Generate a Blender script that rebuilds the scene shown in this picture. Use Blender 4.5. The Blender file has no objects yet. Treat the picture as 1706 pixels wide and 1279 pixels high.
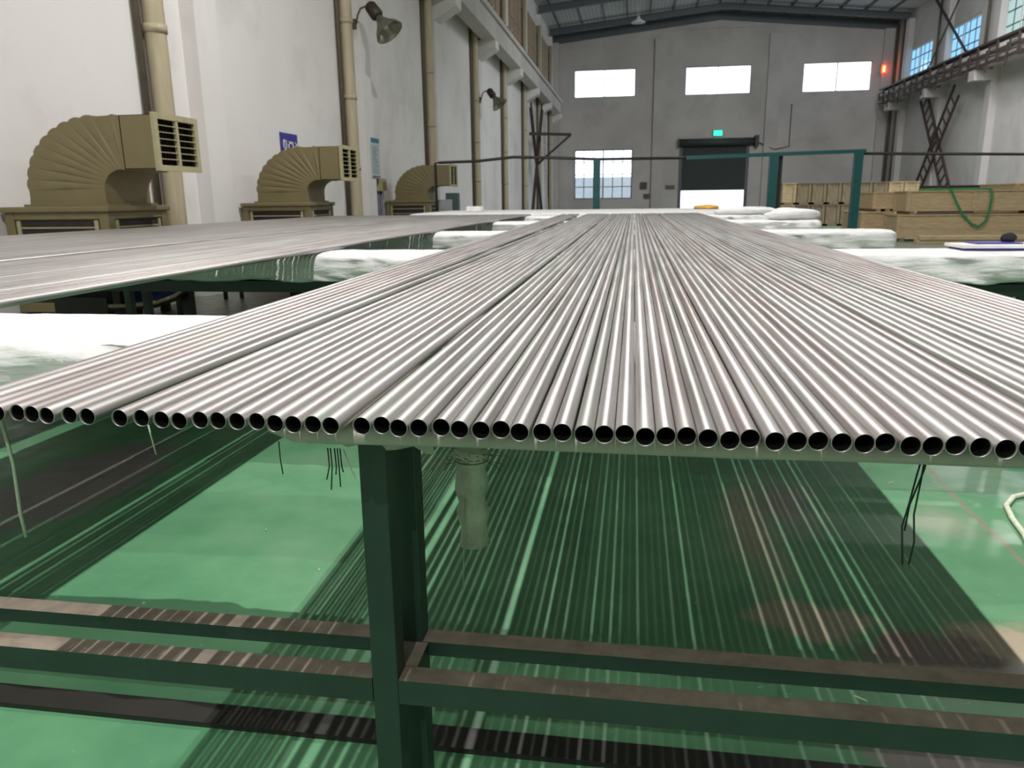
import bpy, math, random
from mathutils import Vector, Matrix, noise
random.seed(7)
S = bpy.context.scene
C = S.collection
# ---------------------------------------------------------------- camera, sky, lights, exposure
FPX = 1265.9
cam_d = bpy.data.cameras.new('camera'); cam = bpy.data.objects.new('camera', cam_d); C.objects.link(cam)
cam_d.sensor_width = 36; cam_d.lens = FPX*36/1706; cam_d.clip_end = 400; cam_d.clip_start = .02
pt, yw, rl = 0.2400215, -0.157535, -0.0125621
fw = Vector((math.sin(yw)*math.cos(pt), math.cos(yw)*math.cos(pt), -math.sin(pt)))
rt0 = Vector((math.cos(yw), -math.sin(yw), 0)); up0 = rt0.cross(fw)
rt = rt0*math.cos(rl)+up0*math.sin(rl); up = -rt0*math.sin(rl)+up0*math.cos(rl)
m = Matrix((( rt.x, up.x, -fw.x, 0), (rt.y, up.y, -fw.y, 0), (rt.z, up.z, -fw.z, 1.22), (0,0,0,1)))
cam.matrix_world = m
cam_d.dof.use_dof = True; cam_d.dof.focus_distance = 1.25; cam_d.dof.aperture_fstop = 11
S.camera = cam
S.view_settings.view_transform = 'Standard'; S.view_settings.look = 'None'
S.view_settings.gamma = 1; S.view_settings.use_curve_mapping = False
S.view_settings.exposure = 0.2
W = bpy.data.worlds.new('sky'); S.world = W; W.use_nodes = True
bg = W.node_tree.nodes['Background']; bg.inputs[0].default_value = (.86, .93, 1, 1); bg.inputs[1].default_value = 3.2
def area(name, loc, size, power, col=(1, .97, .95), rot=(0,0,0)):
    l = bpy.data.lights.new(name, 'AREA'); l.shape = 'DISK'; l.size = size; l.energy = power; l.color = col
    o = bpy.data.objects.new(name, l); o.location = loc; o.rotation_euler = rot; C.objects.link(o); return o
for ly, pw in ((-8.0, 540), (0.4, 660), (9.8, 640), (19, 50)):
    area('high_bay_light', (-0.3, ly, 9.6), .09, pw)
for ly, pw in ((-3, 90), (9, 140), (22, 380)):
    area('high_bay_light', (10.5, ly, 9.6), .5, pw)
# added fill strips overhead, unseen, to brighten the far hall and end wall
for lx in (8.5, 13.5):
    for ly in (29, 36):
        l = area('added_fill_strip', (lx, ly, 12.2), 1, 620, (.93, .96, 1), (math.radians(30), 0, 0)); l.data.shape = 'RECTANGLE'; l.data.size = 1.0; l.data.size_y = 6
# ---------------------------------------------------------------- materials
def lin(h):
    if isinstance(h, str):
        h = [int(h[i:i+2], 16)/255 for i in (0, 2, 4)]
    return tuple((c/12.92 if c <= .04045 else ((c+.055)/1.055)**2.4) for c in h)+(1,)
class NT:
    def __init__(s, name):
        s.m = bpy.data.materials.new(name); s.m.use_nodes = True; s.t = s.m.node_tree
        s.b = s.t.nodes['Principled BSDF']; s.out = s.t.nodes['Material Output']
    def n(s, ty, **kw):
        x = s.t.nodes.new(ty)
        for k, v in kw.items(): setattr(x, k, v)
        return x
    def l(s, a, b): s.t.links.new(a, b)
    def coord(s, scale=(1,1,1), kind='Object'):
        tc = s.n('ShaderNodeTexCoord'); mp = s.n('ShaderNodeMapping'); mp.inputs['Scale'].default_value = scale
        s.l(tc.outputs[kind], mp.inputs['Vector']); return mp.outputs[0]
    def noise(s, co, scale, detail=4, rough=.55):
        x = s.n('ShaderNodeTexNoise'); x.inputs['Scale'].default_value = scale; x.inputs['Detail'].default_value = detail
        x.inputs['Roughness'].default_value = rough; s.l(co, x.inputs['Vector']); return x.outputs['Fac']
    def ramp(s, f, stops):
        r = s.n('ShaderNodeValToRGB'); e = r.color_ramp.elements
        while len(e) < len(stops): e.new(.5)
        for i, (p, c) in enumerate(stops): e[i].position = p; e[i].color = c
        s.l(f, r.inputs[0]); return r.outputs[0]
    def math(s, op, a, b=None, clamp=False):
        x = s.n('ShaderNodeMath', operation=op); x.use_clamp = clamp
        for i, v in enumerate((a, b)):
            if v is None: continue
            if isinstance(v, (int, float)): x.inputs[i].default_value = v
            else: s.l(v, x.inputs[i])
        return x.outputs[0]
    def mix(s, f, a, b, mode='MIX'):
        x = s.n('ShaderNodeMix', data_type='RGBA', blend_type=mode)
        for i, v in ((0, f), (6, a), (7, b)):
            if isinstance(v, (int, float)): x.inputs[i].default_value = v
            elif isinstance(v, tuple): x.inputs[i].default_value = v
            else: s.l(v, x.inputs[i])
        return x.outputs[2]
    def bump(s, h, strength=.2, dist=.01):
        x = s.n('ShaderNodeBump'); x.inputs['Strength'].default_value = strength; x.inputs['Distance'].default_value = dist
        s.l(h, x.inputs['Height']); s.l(x.outputs[0], s.b.inputs['Normal'])
def simple(name, c, rough=.6, metal=0, var=.12, scale=6, bump=0, kind='Object', sc=(1,1,1)):
    t = NT(name); c = lin(c); co = t.coord(sc, kind); f = t.noise(co, scale)
    d = tuple(v*(1-var) for v in c[:3])+(1,); e = tuple(min(1, v*(1+var)) for v in c[:3])+(1,)
    t.l(t.ramp(f, [(.3, d), (.7, e)]), t.b.inputs['Base Color'])
    t.b.inputs['Roughness'].default_value = rough; t.b.inputs['Metallic'].default_value = metal
    if bump: t.bump(f, bump)
    return t.m
M = {}
M['green'] = simple('dark_green_paint', '20352c', .42, 0, .18, 12)
M['green2'] = simple('teal_paint', '0d504f', .45, 0, .1, 8)
M['dust'] = simple('rusty_dust', '776c5f', .85, 0, .25, 25)
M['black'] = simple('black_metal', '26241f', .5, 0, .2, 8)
M['rust'] = simple('brown_steel', '42342e', .7, 0, .2, 5)
M['olive'] = simple('olive_sheet', '776c4b', .5, 0, .08, 4)
M['beigeframe'] = simple('beige_frame', 'a49e7c', .55, 0, .1, 10)
M['darklouvre'] = simple('dark_pad', '2c2423', .8, 0, .3, 14)
M['pipe'] = simple('beige_pipe', 'b3a78b', .5, 0, .12, 3, sc=(4,4,.6))
M['cable'] = simple('dark_conduit', '5a5142', .6)
M['steelgrey'] = simple('roof_steel', '5f6468', .6, .1, .1, 3)
M['wood'] = simple('crate_wood', 'cdb591', .75, 0, .22, 5, sc=(.7,6,6))
M['wood2'] = simple('old_crate_wood', '93836c', .8, 0, .28, 4, sc=(6,6,.7))
M['sling'] = simple('green_sling', '3a8a58', .7)
M['red'] = simple('red_plastic', 'b8353a', .5)
M['blue'] = simple('blue_plastic', '2c50a8', .5)
M['rope'] = simple('white_rope', 'd8dcc4', .9, 0, .15, 60)
M['wire'] = simple('dark_string', '14261a', .8)
M['thread'] = simple('pale_thread', '9aa890', .8)
M['white'] = simple('white_card', 'e4e2de', .6)
M['navy'] = simple('navy_sign', '3c3690', .5)
M['teal'] = simple('teal_header', '1d6f86', .5)
M['board'] = simple('notice_paper', 'b3c4c2', .6)
M['greybar'] = simple('grey_bar', '6c6a7c', .6)
M['shutter'] = simple('shutter_green', '3d4440', .6)
M['yellow'] = simple('yellow_plastic', 'e8b04a', .5)
M['alum'] = simple('spun_metal', '8d8a7e', .35, .7)
M['lampdark'] = simple('lamp_housing', '32291f', .5)
M['bluecloth'] = simple('blue_tarp', '2b3f83', .7)
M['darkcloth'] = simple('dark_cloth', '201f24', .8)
M['tan'] = simple('beige_boarding', 'a5917c', .8, 0, .15, 2)
M['bundle'] = simple('wrapped_film', 'b0b8a4', .6, 0, .25, 30, .4)
M['padgrey'] = simple('grey_pad_cloth', 'a39d94', .85, 0, .1, 14, .15)
M['yard'] = simple('yard_concrete', 'c9c9c6', .9)
def em(name, c, st):
    t = NT(name); t.b.inputs['Base Color'].default_value = lin(c); t.b.inputs['Emission Color'].default_value = lin(c)
    t.b.inputs['Emission Strength'].default_value = st; return t.m
M['glowred'] = em('red_sign_light', 'ff3a20', 6); M['glowyel'] = em('yellow_sign_light', 'ffd060', 6)
M['glowgreen'] = em('green_exit_light', '20f090', 3)
# cloth
t = NT('white_nonwoven_cloth'); co = t.coord(); f = t.noise(co, 9, 5); f2 = t.noise(co, 90, 2)
t.l(t.ramp(f, [(.3, lin('cfcfcd')), (.7, lin('e3e3e2'))]), t.b.inputs['Base Color'])
t.b.inputs['Roughness'].default_value = .85; tc = t.n('ShaderNodeTexCoord'); mp = t.n('ShaderNodeMapping'); mp.inputs['Rotation'].default_value = (0, .5, 0); mp.inputs['Scale'].default_value = (2.2, 3, 15); t.l(tc.outputs['Object'], mp.inputs[0])
f3 = t.noise(mp.outputs[0], 1.6, 3, .5)
t.bump(t.math('ADD', t.math('MULTIPLY', f3, 1.0), t.math('ADD', t.math('MULTIPLY', f, .35), t.math('MULTIPLY', f2, .04))), .55, .03); M['cloth'] = t.m
# brushed tube steel: per-tube tint, smudges along the length
t = NT('annealed_steel_tube'); co = t.coord((30, 1.3, 30)); oi = t.n('ShaderNodeObjectInfo')
ad = t.n('ShaderNodeVectorMath', operation='ADD'); cb = t.n('ShaderNodeCombineXYZ')
t.l(t.math('MULTIPLY', oi.outputs['Random'], 60), cb.inputs[1]); t.l(co, ad.inputs[0]); t.l(cb.outputs[0], ad.inputs[1])
f = t.noise(ad.outputs[0], 1.6, 3, .5)
base = t.ramp(f, [(.3, lin('a9a4a2')), (.5, lin('bdb8b7')), (.72, lin('c3c5c1'))])
tint = t.ramp(oi.outputs['Random'], [(0, lin('e9e2e0')), (.5, lin('ffffff')), (1, lin('e2e6e2'))])
t.l(t.mix(1.0, base, tint, 'MULTIPLY'), t.b.inputs['Base Color']); t.b.inputs['Metallic'].default_value = .97
t.l(t.ramp(f, [(.3, (.44,)*3+(1,)), (.7, (.56,)*3+(1,))]), t.b.inputs['Roughness']); M['tube'] = t.m
t = NT('tube_inside_shade'); t.b.inputs['Base Color'].default_value = lin('0b0808'); t.b.inputs['Roughness'].default_value = .7; M['bore_shade'] = t.m  # near-black colour stands for the deep shade inside the hollow tubes
# plaster walls
def plaster(name, c1, c2, seed):
    t = NT(name); co = t.coord((1,1,1)); f = t.noise(co, .25, 4, .5); g = t.noise(co, .55, 6, .62)
    a = t.ramp(f, [(.35, lin(c1)), (.62, lin(c2))])
    sm = t.ramp(g, [(.52, (1,1,1,1)), (.80, (.78,.77,.76,1))])
    t.l(t.mix(1.0, a, sm, 'MULTIPLY'), t.b.inputs['Base Color']); t.b.inputs['Roughness'].default_value = .85; t.bump(g, .1, .02); return t.m
M['plaster'] = plaster('white_plaster', 'dedad8', 'e9e6e4', 0)
M['plaster2'] = plaster('dimmed_plaster', 'bbb5b1', 'ccc6c2', 3)  # same white paint, its colour darkened to stand for dimmer light
# roof sheet
t = NT('roof_sheet'); co = t.coord(); wv = t.n('ShaderNodeTexWave'); wv.inputs['Scale'].default_value = 1.2; wv.bands_direction = 'X'; t.l(co, wv.inputs[0])
t.l(t.ramp(wv.outputs[1], [(.2, lin('b4b8b9')), (.8, lin('c8cbcb'))]), t.b.inputs['Base Color']); t.b.inputs['Roughness'].default_value = .6; M['roof'] = t.m
# floor: green epoxy, worn
t = NT('green_epoxy_floor'); co = t.coord(); sep = t.n('ShaderNodeSeparateXYZ'); t.l(co, sep.inputs[0])
n1 = t.noise(co, 1.1, 6, .65); n2 = t.noise(co, 6, 6, .6); n3 = t.noise(co, 30, 3, .6)
g = t.ramp(n1, [(.3, lin('467b58')), (.55, lin('60946c')), (.75, lin('7b9f80'))])
def blob(cx, cy, rx, ry, k=.9):
    dx = t.math('DIVIDE', t.math('SUBTRACT', sep.outputs[0], cx), rx); dy = t.math('DIVIDE', t.math('SUBTRACT', sep.outputs[1], cy), ry)
    d = t.math('SQRT', t.math('ADD', t.math('MULTIPLY', dx, dx), t.math('MULTIPLY', dy, dy)))
    d = t.math('ADD', d, t.math('MULTIPLY', t.math('SUBTRACT', n2, .5), 1.8))
    return t.math('MULTIPLY', t.math('SUBTRACT', 1.25, d, True), k, True)
col = g
for (cx, cy, rx, ry, c, k) in ((.55, 2.12, .16, .10, '9a9580', 2.2), (.46, 2.75, .10, .50, '8d927a', 1.2), (.62, 3.0, .16, .3, '7d7f70', 1.0),
                            (1.08, 2.02, .20, .14, 'b3a48e', 3), (.84, 1.96, .16, .16, '7a6a64', 2.5), (.75, 1.60, .22, .12, '7d7470', 2),
                            (-2.45, 2.9, .30, .55, '7b7672', 2), (-1.0, 3.3, .25, .2, '7fa07e', 1), (1.5, 3.5, .2, .3, '80a088', 1.2), (1.2, 2.9, .12, .15, '8a9a80', 1.3), (-.75, 1.62, .35, .05, '6f9a70', 1.2)):
    col = t.mix(blob(cx, cy, rx, ry, k), col, lin(c))
# chipped line running over the floor
def seg(y0, x0, y1, x1, w):
    xx = t.math('ADD', x0, t.math('MULTIPLY', t.math('SUBTRACT', sep.outputs[1], y0), (x1-x0)/(y1-y0)))
    d = t.math('ABSOLUTE', t.math('SUBTRACT', t.math('ADD', sep.outputs[0], t.math('MULTIPLY', t.math('SUBTRACT', n2, .5), .06)), xx))
    a = t.math('MULTIPLY', t.math('SUBTRACT', w, d, True), 1/w*2, True)
    return t.math('MULTIPLY', a, t.math('MULTIPLY', t.math('GREATER_THAN', sep.outputs[1], min(y0, y1)), t.math('LESS_THAN', sep.outputs[1], max(y0, y1))))
col = t.mix(seg(2.55, 1.335, 3.1, 1.335, .012), col, lin('8b8871')); col = t.mix(seg(3.1, 1.335, 3.6, 1.36, .012), col, lin('8b8871'))
# heavier traffic wear deeper in the hall
far = t.math('MULTIPLY', t.math('SUBTRACT', sep.outputs[1], 4.4), .8, True)
far = t.math('MULTIPLY', far, t.math('MULTIPLY', t.math('ADD', n1, .25), 1.1, True), True)
col = t.mix(far, col, lin('6f7568'))
col = t.mix(t.math('MULTIPLY', t.math('SUBTRACT', n3, .68, True), 5, True), col, lin('c8cdb6'))
t.l(col, t.b.inputs['Base Color']); t.l(t.ramp(n2, [(.3, (.30,)*3+(1,)), (.7, (.5,)*3+(1,))]), t.b.inputs['Roughness']); t.bump(n1, .05, .02)
M['floor'] = t.m
def glass(name, tint, tr):
    t = NT(name); tp = t.n('ShaderNodeBsdfTransparent'); tp.inputs[0].default_value = tint; gl = t.n('ShaderNodeBsdfGlossy'); gl.inputs['Roughness'].default_value = .05
    mx = t.n('ShaderNodeMixShader'); mx.inputs[0].default_value = tr; t.l(tp.outputs[0], mx.inputs[1]); t.l(gl.outputs[0], mx.inputs[2]); t.l(mx.outputs[0], t.out.inputs[0]); return t.m
M['glass'] = glass('window_glass', (.95, .97, .98, 1), .06)
M['glassblue'] = glass('blue_window_glass', (.36, .50, .60, 1), .08)
M['glasspale'] = glass('pale_window_glass', (.42, .48, .46, 1), .08)

# ---------------------------------------------------------------- mesh helpers
HS = 1.0
def hp(p):
    return Vector((p[0]*HS, p[1]*HS, p[2] if p[2] < 1.22 else 1.22+(p[2]-1.22)*HS))
class MB:
    def __init__(s): s.v = []; s.f = []; s.mi = []; s.sm = []
    def add(s, v, f, mi=0, smooth=False):
        o = len(s.v); s.v += [Vector(p) for p in v]; s.f += [tuple(i+o for i in q) for q in f]
        s.mi += ([mi]*len(f) if isinstance(mi, int) else mi); s.sm += [smooth]*len(f); return s
    def box(s, a, b, mi=0, top=None):
        x0, y0, z0 = a; x1, y1, z1 = b
        v = [(x0,y0,z0),(x1,y0,z0),(x1,y1,z0),(x0,y1,z0),(x0,y0,z1),(x1,y0,z1),(x1,y1,z1),(x0,y1,z1)]
        f = [(0,3,2,1),(4,5,6,7),(0,1,5,4),(1,2,6,5),(2,3,7,6),(3,0,4,7)]
        ml = [mi]*6
        if top is not None: ml[1] = top
        return s.add(v, f, ml)
    def bar(s, p, q, w, h=None, mi=0, upv=(0,0,1)):
        p, q = Vector(p), Vector(q); h = h or w; d = (q-p).normalized(); u = Vector(upv)
        if abs(d.dot(u)) > .95: u = Vector((0,1,0))
        a = d.cross(u).normalized()*w/2; b = a.cross(d).normalized()*h/2
        v = [p-a-b, p+a-b, p+a+b, p-a+b, q-a-b, q+a-b, q+a+b, q-a+b]
        return s.add(v, [(0,1,2,3),(7,6,5,4),(0,4,5,1),(1,5,6,2),(2,6,7,3),(3,7,4,0)], mi)
    def path(s, pts, r, n=8, mi=0, smooth=True):
        pts = [Vector(p) for p in pts]; rr = r if isinstance(r, (list, tuple)) else [r]*len(pts); vs = []; u = None
        for i, p in enumerate(pts):
            d = (pts[min(i+1, len(pts)-1)]-pts[max(i-1, 0)]).normalized()
            if u is None: u = Vector((0,0,1)) if abs(d.z) < .9 else Vector((1,0,0))
            a = d.cross(u)
            if a.length < .05: u = Vector((0,1,0)); a = d.cross(u)
            a.normalize(); b = a.cross(d).normalized(); u = b
            for k in range(n):
                t = 2*math.pi*k/n; vs.append(p+(a*math.cos(t)+b*math.sin(t))*rr[i])
        f = []
        for i in range(len(pts)-1):
            for k in range(n):
                f.append((i*n+k, i*n+(k+1)%n, (i+1)*n+(k+1)%n, (i+1)*n+k))
        s.add(vs, f, mi, smooth); o = len(s.v)-len(vs)
        s.f += [tuple(o+k for k in range(n))[::-1], tuple(o+(len(pts)-1)*n+k for k in range(n))]; s.mi += [mi, mi]; s.sm += [False, False]; return s
    def lathe(s, prof, M4, n=24, mi=0):
        vs = []; f = []
        for (r, z) in prof:
            for k in range(n):
                t = 2*math.pi*k/n; vs.append(M4 @ Vector((r*math.cos(t), r*math.sin(t), z)))
        for i in range(len(prof)-1):
            for k in range(n): f.append((i*n+k, i*n+(k+1)%n, (i+1)*n+(k+1)%n, (i+1)*n+k))
        return s.add(vs, f, mi, True)
    def build(s, name, mats, parent=None, origin=None, bevel=0):
        if not isinstance(mats, (list, tuple)): mats = [mats]
        if HS != 1: s.v = [hp(v) for v in s.v]
        if parent is not None: off = parent.matrix_basis.translation.copy() if parent.parent is None else parent.matrix_basis.translation + parent.parent.matrix_basis.translation
        elif origin is not None: off = Vector(origin)
        else:
            xs = [v.x for v in s.v]; ys = [v.y for v in s.v]; zs = [v.z for v in s.v]
            off = Vector(((min(xs)+max(xs))/2, (min(ys)+max(ys))/2, min(zs)))
        me = bpy.data.meshes.new(name); me.from_pydata([v-off for v in s.v], [], s.f)
        for mt in mats: me.materials.append(mt)
        me.polygons.foreach_set('material_index', s.mi); me.polygons.foreach_set('use_smooth', s.sm); me.update()
        o = bpy.data.objects.new(name, me); C.objects.link(o)
        if parent is not None: o.parent = parent
        else: o.location = off
        if bevel:
            b = o.modifiers.new('bevel', 'BEVEL'); b.width = bevel; b.segments = 2; b.limit_method = 'ANGLE'
        return o
def tag(o, label, cat, group=None):
    o['label'] = label; o['category'] = cat
    if group: o['group'] = group
    return o
def struct(o): o['kind'] = 'structure'; return o
def empty(name, loc, label=None, cat=None, group=None):
    o = bpy.data.objects.new(name, None); o.location = hp(loc); o.empty_display_size = .1; C.objects.link(o)
    if label: tag(o, label, cat, group)
    return o
def copy_tree(o, parent=None):
    c = o.copy(); C.objects.link(c); c.parent = parent
    for ch in list(o.children):
        if ch.name.startswith('~'): continue
        copy_tree(ch, c)
    return c
def panel(mb, us, vs, holes, place, mi=0):
    """wall slab split in cells around rectangular holes; place(u0,v0,u1,v1) adds a box"""
    us = sorted(set(us+[h[0] for h in holes]+[h[1] for h in holes])); vs = sorted(set(vs+[h[2] for h in holes]+[h[3] for h in holes]))
    for i in range(len(us)-1):
        j = 0
        while j < len(vs)-1:
            def hole(jj):
                cu, cv = (us[i]+us[i+1])/2, (vs[jj]+vs[jj+1])/2
                return any(h[0] < cu < h[1] and h[2] < cv < h[3] for h in holes)
            if hole(j): j += 1; continue
            k = j
            while k+1 < len(vs)-1 and not hole(k+1): k += 1
            place(us[i], vs[j], us[i+1], vs[k+1]); j = k+1
ORD1 = ['', 'first', 'second', 'third', 'fourth', 'fifth', 'sixth', 'seventh', 'eighth', 'ninth', 'tenth', 'eleventh', 'twelfth', 'thirteenth', 'fourteenth', 'fifteenth', 'sixteenth', 'seventeenth', 'eighteenth', 'nineteenth']
TENS = {2: 'twent', 3: 'thirt', 4: 'fort', 5: 'fift'}
def ordw(n):
    if n < 20: return ORD1[n]
    return TENS[n//10]+'ieth' if n % 10 == 0 else TENS[n//10]+'y-'+ORD1[n % 10]

# ---------------------------------------------------------------- the hall
HS = 1.048
XL, XR, YE, YB, ZE = -6.21, 17.7, 60.0, -12.0, 12.6
XM = (XL+XR)/2; ZR = 13.75
fl = MB().box((XL-.3, YB-.3, -.2), (XR+.3, YE+.3, 0)).build('floor', M['floor'], origin=(0,0,0)); struct(fl)
yd = MB().box((-30, YE+.31, -.3), (40, 110, -.05)).build('ground', M['yard'], origin=(0,0,0)); struct(yd)
ob = MB().box((-14, 74, -.05), (1.5, 80, 3.0)).build('building', simple('outside_wall', '8f959b', .8)); tag(ob, 'grey building outside behind the lower end-wall window', 'building')
w = MB().box((XL-.3, YB, 0), (XL, YE+.3, ZE+.15)).build('wall_left', M['plaster'], origin=(0,0,0)); struct(w)
mb = MB().box((XL-.3, YB-.3, 0), (XR+.3, YB, ZE)); struct(mb.build('wall_back', M['plaster'], origin=(0,0,0)))
EW = [(-4.57, -.1, 8.38, 10.3), (3.49, 8.08, 8.33, 10.25), (11.65, 16.23, 8.27, 10.22)]
LW = (-4.53, -.18, 1.05, 4.67); DR = (3.45, 8.05, 0, 4.93)
mb = MB(); panel(mb, [XL-.3, XR+.3], [0, ZE+.15], EW+[LW, DR], lambda a, b, c, d: mb.box((a, YE, b), (c, YE+.3, d)))
mb.add([(XL-.3, YE, ZE+.14), (XM, YE, ZR+.26), (XR+.3, YE, ZE+.14), (XL-.3, YE+.3, ZE+.14), (XM, YE+.3, ZR+.26), (XR+.3, YE+.3, ZE+.14)], [(0,2,1), (3,4,5), (0,1,4,3), (1,2,5,4), (0,3,5,2)])
struct(mb.build('wall_end', M['plaster2'], origin=(0,0,0)))
RW = [(53.1, 57.8, 8.38, 10.35), (46.35, 51.1, 8.38, 10.35), (39.6, 44.4, 8.38, 10.35), (32.9, 37.7, 8.38, 10.35), (26.2, 31, 8.38, 10.35), (19.5, 24.3, 8.38, 10.35), (12.8, 17.6, 8.38, 10.35)]
mb = MB(); panel(mb, [YB, YE+.3], [0, ZE+.15], RW, lambda a, b, c, d: mb.box((XR, a, b), (XR+.3, c, d)))
struct(mb.build('wall_right', M['plaster2'], origin=(0,0,0)))
mb = MB()
for sx0, sz0, sx1, sz1 in ((XL-.5, ZE+.12, XM, ZR+.2), (XM, ZR+.2, XR+.5, ZE+.12)):
    mb.add([(sx0, YB-.3, sz0), (sx1, YB-.3, sz1), (sx1, YE+.6, sz1), (sx0, YE+.6, sz0), (sx0, YB-.3, sz0+.1), (sx1, YB-.3, sz1+.1), (sx1, YE+.6, sz1+.1), (sx0, YE+.6, sz0+.1)],
           [(0,1,2,3), (7,6,5,4), (0,4,5,1), (1,5,6,2), (2,6,7,3), (3,7,4,0)])
struct(mb.build('ceiling', M['roof'], origin=(0,0,0)))
tn = [0]
def trim(mb, mat, bevel=0):
    tn[0] += 1; return struct(mb.build('trim_%d' % tn[0], mat, bevel=bevel))
BAY = [10.35+6.7*k for k in range(-3, 8)]
zr = lambda x: ZE+.12+(ZR-ZE+.08)*(1-abs(x-XM)/(XM-XL+.5))
# roof frames and purlins
for y in BAY[2:]+[59.85]:
    big = y > 59
    mb = MB(); y0, y1 = (y-.12, y+.12)
    for x0, x1 in ((XL+.1, XM), (XM, XR-.1)):
        d = .62 if big else .5
        for (ya, yb, za, zb) in ((y-.02, y+.02, -d, -.14), (y0, y1, -d-.05, -d+.02), (y0, y1, -.2, -.14)):
            v = [(x0, ya, zr(x0)+za), (x1, ya, zr(x1)+za), (x1, yb, zr(x1)+za), (x0, yb, zr(x0)+za), (x0, ya, zr(x0)+zb), (x1, ya, zr(x1)+zb), (x1, yb, zr(x1)+zb), (x0, yb, zr(x0)+zb)]
            mb.add(v, [(0,3,2,1),(4,5,6,7),(0,1,5,4),(1,2,6,5),(2,3,7,6),(3,0,4,7)])
    trim(mb, M['steelgrey'])
mb = MB()
x = XL+.8
while x < XR:
    mb.box((x-.04, YB, zr(x)-.16), (x+.04, YE-.3, zr(x)-.01)); x += 1.55
trim(mb, M['steelgrey'])
# pilasters left, corbels, right pilasters, end-wall pilasters
for i, y in enumerate(BAY[1:]):
    mb = MB().box((XL, y+.12, 0), (XL+.22, y+.72, ZE-.4))
    mb.box((XL, y+.05, 6.75), (XL+.9, y+.79, 7.04))
    mb.add([(XL, y+.05, 6.25), (XL, y+.79, 6.25), (XL+.9, y+.79, 6.75), (XL+.9, y+.05, 6.75), (XL, y+.05, 6.75), (XL, y+.79, 6.75)], [(0,1,2,3), (0,3,4), (1,5,2), (0,4,5,1)])
    trim(mb, M['plaster'])
for y in BAY[1:]:
    mb = MB().box((XR-.35, y-.55, 0), (XR, y+.05, ZE-.4))
    mb.box((XR-1.2, y-.6, 6.6), (XR, y+.1, 7.1)); trim(mb, M['plaster2'])
for x0, x1 in ((1.25, 2.1), (9.2, 10.1), (XL, XL+.5), (XR-.9, XR-.05)):
    trim(MB().box((x0, YE-.28, 0), (x1, YE, 12.2)), M['plaster2'])
# crane beam left: one precast length per bay
rank = ['nearest', 'second nearest', 'third nearest', 'fourth nearest', 'fifth nearest', 'sixth nearest', 'farthest']
proto = None; bolt = None
for i in range(7):
    y0 = 10.35+.42+6.7*i; y1 = y0+6.68
    if i == 6: y1 = 57.2
    cb_ = empty('crane_beam', (XL+.6, y0, 7.04), 'pale concrete crane beam length on the left wall corbels, %s of the row' % rank[i], 'crane beam', 'crane beams along the left wall')
    MB().box((XL+.35, y0, 7.04), (XL+.9, y1, 7.72)).box((XL+.34, y0, 7.72), (XL+1.0, y1, 7.92)).build('girder', M['plaster2'], cb_, bevel=.02)
    MB().box((XL+.6, y0, 7.92), (XL+.68, y1, 8.02)).build('rail', M['rust'], cb_)
    me = None
    n = int((y1-y0)/.62)
    for k in range(n):
        yy = y0+.35+k*.62
        if me is None:
            b = MB().box((XL+.86, yy-.07, 7.91), (XL+.97, yy+.07, 8.0)).build('bolt', M['black'], cb_); me = b; b0 = b; yb0 = yy
        else:
            b = b0.copy(); b.location = (0, (yy-yb0)*HS, 0); C.objects.link(b)
# windows
wn = [0]
def window(axis, a0, a1, z0, z1, nx, nz, gl, fr, bars, pos, th=.05, cx=None):
    wn[0] += 1
    def P(u, z, d): return (u, pos+d, z) if axis == 'x' else (pos+d, u, z)
    def bx(mb, u0, z0_, u1, z1_, d0, d1):
        p, q = P(u0, z0_, d0), P(u1, z1_, d1); mb.box([min(a, b) for a, b in zip(p, q)], [max(a, b) for a, b in zip(p, q)])
    root = MB()
    for (u0, v0, u1, v1) in ((a0, z0, a1, z0+th), (a0, z1-th, a1, z1), (a0, z0+th, a0+th, z1-th), (a1-th, z0+th, a1, z1-th)): bx(root, u0, v0, u1, v1, 0, .1)
    um = cx or (a0+a1)/2; bx(root, um-th*.6, z0+th, um+th*.6, z1-th, 0, .1)
    o = struct(root.build('window_%d' % wn[0], fr))
    g = MB(); bx(g, a0+th, z0+th, a1-th, z1-th, .04, .055); g.build('window_pane', gl, o)
    if bars:
        g = MB()
        for i in range(1, nx): u = a0+(a1-a0)*i/nx; bx(g, u-.03, z0+th, u+.03, z1-th, .01, .035)
        for i in range(1, nz): v = z0+(z1-z0)*i/nz; bx(g, a0+th, v-.03, a1-th, v+.03, .01, .035)
        g.build('window_bars', M['steelgrey'], o)
for e in EW: window('x', *e, 2, 1, M['glass'], M['black'], False, YE+.1)
window('x', *LW, 6, 4, M['glass'], M['steelgrey'], True, YE+.1, .08)
for i, e in enumerate(RW): window('y', *e, 6, 3, M['glassblue'] if i < 2 else M['glasspale'], M['white'], True, XR+.08, .1)
# boarded openings above the crane beam on the left wall
for y in BAY[3:-1]:
    wn[0] += 1
    mb = MB().box((XL+.001, y+1.1, 8.3), (XL+.05, y+6.3, 11.4))
    for k in range(1, 4): mb.box((XL+.05, y+1.1+1.3*k-.04, 8.3), (XL+.08, y+1.1+1.3*k+.04, 11.4))
    mb.box((XL+.05, y+1.1, 9.8), (XL+.08, y+6.3, 9.88)); struct(mb.build('window_%d' % wn[0], M['tan']))
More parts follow.
